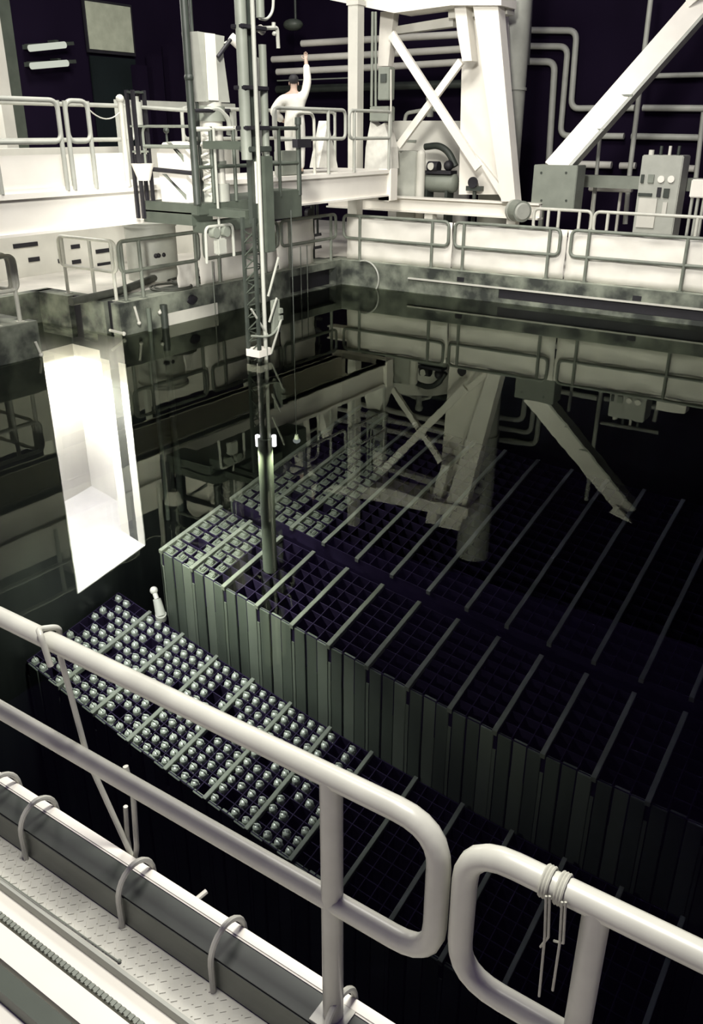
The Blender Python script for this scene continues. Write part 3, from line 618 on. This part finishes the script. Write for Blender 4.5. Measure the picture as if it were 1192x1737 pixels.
MB().tube([(a.x-.5, 20.95, a.z+.85), (a.x-.1, 20.95, a.z+.9), (a.x+.2, 20.95, a.z+.75), (a.x+.42, 20.95, a.z+.4)], .085, 10, False, .3).build('belt_guard', 'dark', t, True)
c0, c1 = pg(672, 330, 20.4), pg(706, 256, 20.4)
tag(MB().box((c0.x, 20.4, DECK), (c1.x, 20.75, c1.z), .02).build('locker', 'midgrey'), 'pale upright locker at the end of the white bridge', 'locker')
c0, c1 = pg(706, 330, 20.6), pg(728, 262, 20.6)
tag(MB().cyl(((c0.x+c1.x)/2-.04, 20.55, DECK), ((c0.x+c1.x)/2-.04, 20.55, c1.z), .12).ball(((c0.x+c1.x)/2-.04, 20.55, c1.z), .12).build('gas_cylinder', 'cream', None, True), 'pale gas cylinder standing between the locker and the compressor', 'cylinder')
a = pg(805, 320, 20.4)
t = thing('valve_stand', 'small dark valve stand at the foot of the crane brace', 'valve', tuple(a))
MB().cyl((a.x, 20.4, DECK), (a.x, 20.4, a.z+.1), .05).box((a.x-.2, 20.3, a.z-.05), (a.x+.2, 20.5, a.z+.06)).build('stand', 'dark', t, True)
MB().cyl((a.x, 20.25, a.z+.15), (a.x, 20.3, a.z+.15), .13).build('handwheel', 'black', t, True)
# valves at the far left pool corner
t = thing('corner_valve', 'dark valve pipework standing on the deck at the far pool corner', 'valve', (-13.25, 17.8, DECK))
MB().cyl((-13.2, 17.75, DECK), (-13.2, 17.75, 1.95), .05).cyl((-13.05, 17.75, 1.2), (-13.05, 17.75, 1.9), .03).build('riser', 'dark', t, True)
for z in (1.9, 1.55, 1.15, .85): MB().bar((-13.4, 17.7, z-.04), (-12.95, 17.75, z+.06), .06, .07).build('arm', 'black', t)
MB().cyl((-13.25, 17.6, 1.7), (-13.15, 17.6, 1.7), .12).build('handwheel', 'black', t, True)
# strut with its foot plate
t = thing('diagonal_strut', 'thick white diagonal strut rising to the upper right from a grey foot box', 'strut', tuple(pg(940, 330, 20.3)))
s0, s1 = pg(938, 290, 20.45), pg(1186, 8, 22.6)
d = (s1-s0)
MB().bar(s0, s1+d*.03, .48, .34, (0, 1, 0)).build('bar', 'white', t)
MB().bar(s0+d*.02+Vector((.26, 0, -.12)), s1+d*.02+Vector((.26, 0, -.12)), .06, .36, (0, 1, 0)).build('flange', 'midgrey', t)
c0, c1 = pg(899, 356, 20.2), pg(980, 281, 20.2)
MB().box((c0.x, 20.2, c0.z), (c1.x, 20.75, c1.z), .015).build('foot_box', 'grey', t)
for u, v in ((918, 293), (960, 293), (918, 340), (960, 340)):
    q = pg(u, v, 20.2); MB().cyl(q, q-Vector((0, .02, 0)), .025, n=8).build('bolt', 'dark', t)
MB().prism([pg(1158, -10, 22.3), pg(1168, 12, 22.3), pg(1215, -30, 22.3)], (0, .1, 0)).build('gusset', 'white', t)
for u, v in ((1063, 162), (1015, 220)): q = pg(u, v, 20.5+(290-v)/282*2.0); MB().bar(q-Vector((.12, .1, 0)), q+Vector((.16, -.1, 0)), .03, .04).build('rung', 'grey', t)
c0, c1 = pg(862, 312, 20.9), pg(905, 296, 20.9); c0.x = pg(912, 300, 21.5).x+.3
tag(MB().box((c0.x-.3, 21.5, c1.z-.28), (-3, 21.7, c1.z)).box((c0.x-.2, 21.55, DECK), (c0.x-.1, 21.65, c1.z-.28)).box((-3.2, 21.55, DECK), (-3.1, 21.65, c1.z-.28)).build('cable_tray', 'grey'), 'grey horizontal tray running behind the foot box and the gauge cabinet', 'tray')
# gauge cabinet
t = thing('gauge_cabinet', 'grey gauge cabinet with dials behind the far guardrail on the right', 'cabinet', tuple(pg(1115, 392, 20.8)))
c0, c1 = pg(1072, 392, 20.8), pg(1160, 264, 20.8)
MB().box((c0.x, 20.8, DECK), (c1.x, 21.4, c1.z), .02).build('body', 'midgrey', t)
Z0 = c1.z
for i, (u, v) in enumerate(((1121, 304), (1138, 304))):
    q = pg(u, v, 20.78); MB().cyl(q+Vector((0, .04, 0)), q-Vector((0, .02, 0)), .075, n=20).build('dial', 'white', t, True)
def face(pa, pb, name, m, dep=.03):
    a, b = pg(*pa, 20.79), pg(*pb, 20.79); return MB().box((min(a.x, b.x), 20.79-dep, min(a.z, b.z)), (max(a.x, b.x), 20.8, max(a.z, b.z))).build(name, m, t)
face((1086, 310), (1093, 296), 'switch', 'dark'); face((1098, 310), (1110, 296), 'switch', 'grey')
face((1082, 332), (1106, 328), 'slot', 'dark'); face((1113, 334), (1122, 318), 'switch', 'black'); face((1124, 335), (1136, 320), 'gauge_frame', 'dark')
face((1078, 385), (1115, 337), 'door', 'cream'); face((1122, 362), (1132, 343), 'plate', 'cream')
for u in (1104, 1120, 1135, 1150):
    q = pg(u, 264, 21); MB().cyl(q-Vector((0, 0, .05)), q+Vector((0, 0, .2 if u > 1110 else .12)), .06 if u < 1110 else .035).build('fitting', 'cream' if u in (1104, 1135) else 'dark', t, True)
c0, c1 = pg(1168, 335, 20.5), pg(1230, 306, 20.5)
t = thing('lamp_box', 'white box on thin legs at the right picture edge', 'box', (c0.x, 20.5, DECK))
MB().box((c0.x, 20.5, c0.z), (c1.x, 20.9, c1.z), .02).build('box', 'white', t)
for u in (1170, 1180, 1190): q = pg(u, 360, 20.6); MB().cyl((q.x, 20.6, DECK), (q.x, 20.6, c0.z), .035).build('leg', 'midgrey', t, True)
c0, c1 = pg(997, 324, 22.5), pg(1072, 305, 22.5)
tag(MB().box((c0.x, 22.5, c0.z), (c1.x, 22.7, c1.z), .02).box((c0.x+.1, 22.55, DECK), (c0.x+.16, 22.62, c0.z)).box((c1.x-.3, 22.55, DECK), (c1.x-.24, 22.62, c0.z)).build('duct_box', 'cream'), 'pale horizontal duct box left of the gauge cabinet', 'box')
# low guardrail behind, on the right
xa, xb = pg(978, 370, 19.4).x, pg(1003, 370, 19.4).x
zt = pg(990, 358, 19.4).z
guardrail('short guardrail end section beside the grey foot box', (pg(905, 370, 19.4).x, 19.4), (xb, 19.4), DECK, zt-.45, zt, [.35, .6, xb-pg(905, 370, 19.4).x-.28], .036, G_BR, 'rail')
xc = pg(1008, 370, 19.4).x
guardrail('long guardrail in front of the gauge cabinet', (xc, 19.4), (xc+4.5, 19.4), DECK, zt-.45, zt, [.3, 2.2, 4], .036, G_BR, 'rail')
# pipes on the back wall
YB = 25.8
def pipe(label, pix, r, m='midgrey', y=YB, fil=.25, group='pipes along the back hall wall'):
    return tag(MB().tube([pg(u, v, y) for u, v in pix], r, 10, False, fil).build('wall_pipe', m, None, True), label, 'pipe', group)
pipe('topmost of three pale pipes behind the worker', [(512, 74), (660, 65), (790, 58)], .095, 'cream', 24)
pipe('middle of three pale pipes behind the worker', [(462, 101), (660, 91), (790, 83)], .095, 'cream', 24)
pipe('lowest of three pale pipes behind the worker', [(470, 122), (660, 113), (790, 105)], .095, 'cream', 24)
pipe('thin wire below the three pale pipes behind the worker', [(470, 137), (600, 132)], .02, 'grey', 24)
pipe('dim green pipe far behind the crane cross braces', [(470, 152), (800, 142)], .12, 'dark', 25)
pipe('dropping pipe with the highest bend right of the round column', [(885, 51), (978, 52), (968, 184), (1076, 183)], .085)
pipe('dropping pipe with the middle bend right of the round column', [(885, 78), (963, 79), (950, 230), (1058, 231)], .085)
pipe('dropping pipe with the lowest bend right of the round column', [(885, 104), (941, 105), (930, 285)], .095)
pipe('pale level pipe between strut and right picture edge, upper', [(1090, 183), (1215, 184)], .085)
pipe('pale level pipe between strut and right picture edge, lower', [(1071, 231), (1215, 234)], .085)
pipe('short pale level pipe just right of the diagonal strut', [(960, 278), (1037, 280)], .10, 'cream')
pipe('short pale level pipe ending at the gauge cabinet', [(1051, 281), (1078, 281)], .09, 'cream')
pipe('short pale level pipe right of the gauge cabinet', [(1155, 285), (1178, 286)], .09, 'cream')
pipe('thin level pipe high at the right picture edge', [(1096, 129), (1215, 126)], .065)
pipe('thin upright pipe crossing behind the diagonal strut', [(1107, -30), (1068, 290), (1060, 380)], .065, 'midgrey', 24)
pipe('thin upright rod right of the grey foot box', [(1018, 226), (1003, 385)], .045, 'midgrey', 22)
pipe('thin upright pipe at the right picture edge', [(1193, 190), (1178, 320)], .06, 'midgrey', 24)
pipe('thin bracket pipe at the left edge of the round column', [(902, 0), (896, 110)], .03, 'grey', 24)
t = thing('hall_luminaire', 'dim round hall lamp high behind the mast', 'lamp', tuple(pg(500, 42, 24)))
q = pg(497, 42, 24); MB().ball(q, .28, (1.2, 1, .6), 16).build('shade', 'trolley', t, True); MB().cyl(q+Vector((.1, 0, .15)), q+Vector((.1, 0, 1.2)), .04).build('stem', 'dark', t, True)
t = thing('hook_block', 'dangling pale hook rod right of the mast top', 'hook', tuple(P(465, 60, 0, -9.6)))
b = MB().tube([P(440, 48, 0, -9.6), P(470, 47, 0, -9.6), P(472, 82, 0, -9.6)], .03, 8, False, .05).ball(P(465, 57, 0, -9.6), .035).cyl(P(464, 38, 0, -9.6), P(464, 48, 0, -9.6), .03); b.build('rod', 'midgrey', t, True)
MB().cyl(P(440, 48, 0, -9.6), P(446, 53, 0, -9.6), .06).build('tip', 'cream', t, True)
tag(MB().tube([P(464, -20, 0, -9.6), P(463, 20, 0, -9.6), P(452, 34, 0, -9.6), P(440, 31, 0, -9.6)], .022, 8, False, .12).build('loop_cable', 'midgrey', None, True), 'pale cable looping up beside the mast top', 'cable')
# ------------------------------------------------------------------ back left
def pl(u, v, x): return P(u, v, 0, x)
XB = -19.9
a0, a1 = pl(-60, 0, -18.5), pl(33, 0, -18.5); 
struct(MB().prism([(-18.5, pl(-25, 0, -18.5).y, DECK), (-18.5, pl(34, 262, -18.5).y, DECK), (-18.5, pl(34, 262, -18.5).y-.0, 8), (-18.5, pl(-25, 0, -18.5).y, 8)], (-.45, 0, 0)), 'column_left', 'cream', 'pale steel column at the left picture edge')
struct(MB().prism([(-18.55, pl(34, 262, -18.5).y, DECK), (-18.55, pl(34, 262, -18.5).y+.30, DECK), (-18.55, pl(34, 262, -18.5).y+.36, 8), (-18.55, pl(34, 262, -18.5).y, 8)], (-.4, 0, 0)), 'column_left_web', 'trolley', 'dark green web of the left column')
for lab, (p, q) in (('upper of two lit fluorescent tubes at the back left', ((50, 82), (110, 76))), ('lower of two lit fluorescent tubes at the back left', ((53, 112), (114, 107)))):
    t = thing('fluorescent_lamp', lab, 'lamp', tuple(pl(*p, XB+.3)), 'fluorescent lamps at the back left')
    A, B = pl(*p, XB+.3), pl(*q, XB+.3)
    MB().cyl(A, B, .075, n=10).build('glass_tube', 'tubelight', t, True)
    MB().bar(A+Vector((-.12, 0, .06)), B+Vector((-.12, .35, .06)), .1, .08).box(A+Vector((-.4, .1, .0)), A+Vector((-.1, .2, .1))).box(B+Vector((-.4, -.2, .0)), B+Vector((-.1, -.1, .1))).build('fitting', 'dark', t)
A, B = pl(150, 83, XB), pl(220, 13, XB)
t = thing('door_panel', 'dark hall door with a pale square pane at the back left', 'door', (XB, (A.y+B.y)/2, DECK))
MB().box((XB-.02, A.y, 2.0), (XB+.03, B.y, A.z-.15)).build('leaf', 'wallb', t)
MB().box((XB-.02, A.y-.05, A.z-.08), (XB+.05, B.y+.02, B.z+.06)).build('pane_frame', 'black', t)
MB().box((XB, A.y, A.z), (XB+.07, B.y-.05, B.z)).build('pane', 'ochre', t)
for i, u in enumerate((235, 262, 290)):
    A = pl(u, 165, XB); tag(MB().box((XB, A.y-.22, DECK), (XB+.25, A.y+.2, 5.2+.3*i), .02).build('switch_cabinet', 'wall'), ('dark tall cabinet beside the hall door at the back left', 'dark tall cabinet second from the hall door', 'dark tall cabinet behind the trolley post')[i], 'cabinet', 'dark cabinets along the hall wall')
A, B = pl(255, 178, -16), pl(305, 178, -16)
tag(MB().box((-16.1, A.y-1, A.z-.09), (-16, B.y+2, A.z+.09)).box((-16.1, A.y-1, DECK), (-15.98, A.y-.88, A.z-.09)).box((-16.1, B.y+1.88, DECK), (-15.98, B.y+2, A.z-.09)).build('pipe_rail', 'midgrey'), 'level grey beam behind the control console', 'beam')
# pale low wall with dark slots under the bridge
XW = -16.6
b = MB().box((XW-.3, 6, DECK), (XW, 19, 3.2)); lw = tag(b.build('louvred_panel', 'cream'), 'pale low wall with dark louvre slots seen under the bridge', 'wall panel')
for i, (u0, u1, v) in enumerate(((22, 64, 418), (48, 67, 441), (97, 107, 420), (120, 135, 419), (98, 108, 443), (122, 137, 445), (162, 192, 427), (165, 190, 450))):
    A, B = pl(u0, v, XW), pl(u1, v, XW); MB().box((XW-.05, A.y, A.z-.045), (XW+.02, B.y, A.z+.045)).build('slot', 'black', lw)
# drum on the deck
cx_, cy_ = -14.2, 13.25
t = thing('drum', 'pale round drum with bolts on the deck under the trolley', 'drum', (cx_, cy_, DECK))
MB().cyl((cx_, cy_, DECK), (cx_, cy_, 1.75), .54, n=32).cyl((cx_, cy_, 1.70), (cx_, cy_, 1.78), .57, n=32).build('shell', 'midgrey', t, True)
for u, v in ((226, 436), (238, 438), (262, 444)):
    q = Vector((cx_+.5, cy_-.36+ (u-226)*.006, 1.15)); MB().ball(q, .05).build('bolt', 'black', t, True)
# hose and cable coil
h0, h1 = P(150, 508, 2, DECK+.08), P(330, 452, 2, DECK+.08)
tag(MB().tube([P(120, 512, 2, DECK+.08), P(200, 495, 2, DECK+.08), P(260, 472, 2, DECK+.08), P(306, 454, 2, DECK+.08)], .075, 10, False, .3).build('thick_hose', 'hose', None, True), 'thick dark hose lying across the deck beside the left guardrail', 'hose')
for i, (u, v, lab) in enumerate(((290, 487, 'cable ring lying on the pale deck by the left guardrail, left of two'), (318, 476, 'cable ring lying on the pale deck by the left guardrail, right of two'))):
    q = P(u, v, 2, DECK+.03); n_ = 24
    tag(MB().tube([q+Vector((.42*math.cos(k*2*math.pi/n_), .42*math.sin(k*2*math.pi/n_), 0)) for k in range(n_)], .02, 6, True).tube([q+Vector((.37*math.cos(k*2*math.pi/n_)+.05, .38*math.sin(k*2*math.pi/n_), .03)) for k in range(n_)], .02, 6, True).build('cable_coil', 'hose', None, True), lab, 'cable', 'cable rings on the deck')
# hose ring on the far wall
q = Vector((P(618, 485, 1, YF-.04).x, YF-.05, .22))
tag(MB().tube([q+Vector((.42*math.cos(a), 0, .42*math.sin(a))) for a in [(-.9+i*.12) for i in range(24)]], .022, 6).build('hose_ring', 'midgrey', None, True), 'pale hose ring hanging on the far wall at the pool corner', 'hose')
# small lugs on the gate posts, ropes over the wall
for i, (u0, v0, u1, v1, lab) in enumerate(((228, 520, 236, 548, 'small upright pale lug on the coping past the gate'), (186, 560, 210, 566, 'small level pale lug low on the gate jamb'), (60, 580, 70, 602, 'small upright pale lug on the near side of the gate'), (276, 518, 271, 530, 'small pale lug at the top of the thick conduit'))):
    tag(MB().cyl(P(u0, v0, 0, XL+.06), P(u1, v1, 0, XL+.06), .025, n=8).ball(P(u1, v1, 0, XL+.06), .04).build('lifting_lug', 'cream', None, True), lab, 'lug', 'lifting lugs around the gate')
for i, y in enumerate((16.25, 16.5, 13.25)):
    tag(MB().cyl((XL+.05, y, -.5), (XL+.05, y, 1.1), .012, n=6).build('tag_line', 'grey', None, True), ('thin cord hanging over the left wall past the mast, left of the pair', 'thin cord hanging over the left wall past the mast, right of the pair', 'thin cord hanging over the left wall before the mast')[i], 'cord', 'thin cords hanging into the pool')
# ------------------------------------------------------------------ foreground deck
b = MB().box((-9, 1.36, .35), (3, 1.50, DECK-.005)).box((-9, 1.12, .35), (3, 1.22, DECK+.02)).box((-9, -2.5, .30), (3, 1.40, .56))
struct(b, 'floor_near', 'white', 'white painted deck strips in the foreground')
# diamond plate with raised bars
dp = MB().box((-5.2, 1.365, DECK-.02), (.6, 1.515, DECK))
nx = 150
for i in range(nx):
    for j in range(4):
        x = -4.4+i*.03; y = 1.383+j*.036
        a = math.radians(45 if (i+j) % 2 else -45)
        c = Vector((x, y, DECK+.001)); d = Vector((math.cos(a), math.sin(a), 0))*.012
        dp.bar(c-d, c+d, .007, .006)
tag(dp.build('tread_plate', 'ply'), 'pale diamond tread plate along the foreground kerb', 'tread plate')
for (ya, yb, z, mm, lab) in ((1.348, 1.362, DECK+.006, 'midgrey', 'thin grey edge strip beside the diamond tread plate'), (1.240, 1.258, DECK+.008, 'grey', 'toothed grey strip between the white foreground deck strips'), (1.03, 1.10, DECK+.03, 'trolley', 'dark strip at the bottom left corner of the foreground deck')):
    s_ = MB().box((-5.2, ya, .5), (1, yb, z))
    if mm == 'grey':
        for i in range(240): s_.box((-5.1+i*.024, ya-.006, z-.01), (-5.1+i*.024+.012, yb, z+.004))
    tag(s_.build('floor_strip', mm), lab, 'floor strip', 'strips along the foreground deck')
tag(MB().cyl((-3.6, 1.352, DECK+.02), (-2.02, 1.375, DECK+.01), .003, n=6).ball((-2.02, 1.378, DECK+.01), .008).build('thin_wire', 'grey', None, True), 'thin wire lying along the edge of the diamond plate', 'wire')
# kerb tube, flange and hoops
t = thing('kerb_tube', 'dark square steel kerb tube along the foreground pool edge', 'kerb', (-3, 1.56, DECK))
MB().box((-8, 1.512, DECK), (2.5, 1.625, .765), .008).build('tube', 'tube', t)
MB().box((-8, 1.516, .765), (2.5, 1.623, .769)).build('painted_reflection', 'dark', t)  # dark layer paints the dim hall mirrored in the tube's top face
MB().box((-8, 1.625, .45), (2.5, 1.675, .778), .006).build('flange', 'white', t)
HO = ((55, 1450, 'leftmost steel hoop strapped over the kerb tube'), (222, 1560, 'second steel hoop from the left over the kerb tube'), (374, 1668, 'third steel hoop from the left over the kerb tube'), (2, 1400, 'steel hoop over the kerb tube cut by the left picture edge'), (560, 1800, 'steel hoop over the kerb tube at the foot of the railing post'))
for (u, v, lab) in HO:
    q = P(u, v, 2, DECK); x = q.x
    pts_ = [(x, 1.495, DECK)] + [(x+.0, 1.59+.095*math.cos(a), .75+.12*math.sin(a)) for a in [math.pi-i*math.pi/12 for i in range(13)]] + [(x, 1.685, .62)]
    tag(MB().tube(pts_, .012, 8).build('kerb_hoop', 'rail', None, True), lab, 'hoop', 'steel hoops over the foreground kerb tube')
# foreground guardrails
YR = 1.58
xe = P(563, 1500, 1, YR).x
xr_ = P(742, 1500, 1, YR).x; xl_ = P(786, 1520, 1, YR).x; xp = P(1003, 1600, 1, YR).x
guardrail('foreground white guardrail section on the left with the hooked rod', (-7.5, YR), (xr_, YR), .765, 1.325, 1.835, [7.5+xe, 3.0], .036, G_NEAR, 'rail', .14)
guardrail('foreground white guardrail section on the right with strings tied to it', (xl_, YR), (3.0, YR), .765, 1.325, 1.835, [xp-xl_, 2.6], .036, G_NEAR, 'rail', .14)
# hooked rod over the top rail
q0 = P(70, 1050, 1, YR).x
t_ = [P(86, 1130, 1, YR-.055), P(68, 1075, 1, YR-.055), (q0, YR-.02, 1.885), (q0+.03, YR+.05, 1.87), P(100, 1105, 1, YR+.06), P(150, 1290, 1, YR+.07), P(228, 1462, 1, YR+.12), P(232, 1440, 1, YR+.12), P(226, 1350, 1, YR+.1), P(213, 1300, 1, YR+.1)]
tag(MB().tube(t_, .0115, 10, False, .03).build('hooked_rod', 'rail', None, True), 'thin pale rod with a bent hook hung over the left foreground top rail', 'rod')
tag(MB().tube([P(213, 1368, 1, YR+.13), P(216, 1420, 1, YR+.13), P(224, 1462, 1, YR+.14)], .010, 8).build('short_rod', 'rail', None, True), 'short pale rod beside the bottom bend of the hooked rod', 'rod')
tag(MB().cyl(P(322, 1535, 1, 1.66), P(350, 1512, 1, 1.74), .011, n=8).build('stub_pin', 'cream', None, True), 'short pale pin sticking out over the pool from the kerb', 'pin')
for (u, v0, v1, v2, lab) in ((930, 1462, 1520, 1690, 'string tied round the right foreground top rail, left of two'), (957, 1470, 1530, 1680, 'string tied round the right foreground top rail, right of two')):
    qx = P(u, 1490, 1, YR).x; n_ = 16; b = MB()
    for k2 in range(3): b.tube([(qx+(k2-1)*.008, YR+.0395*math.cos(a), 1.835+.0395*math.sin(a)) for a in [i*2*math.pi/n_ for i in range(n_)]], .0045, 6, True)
    du = -16 if u < 940 else -20
    for sgn in (0, 6):
        b.tube([P(u+sgn-4, v1, 1, YR-.045), P(u+du*.4+sgn, v1+70, 1, YR-.05), P(u+du+sgn*.4, v2-sgn*14, 1, YR-.04)], .0035, 6)
    tag(b.build('tie_string', 'rope', None, True), lab, 'string', 'strings tied to the right guardrail')
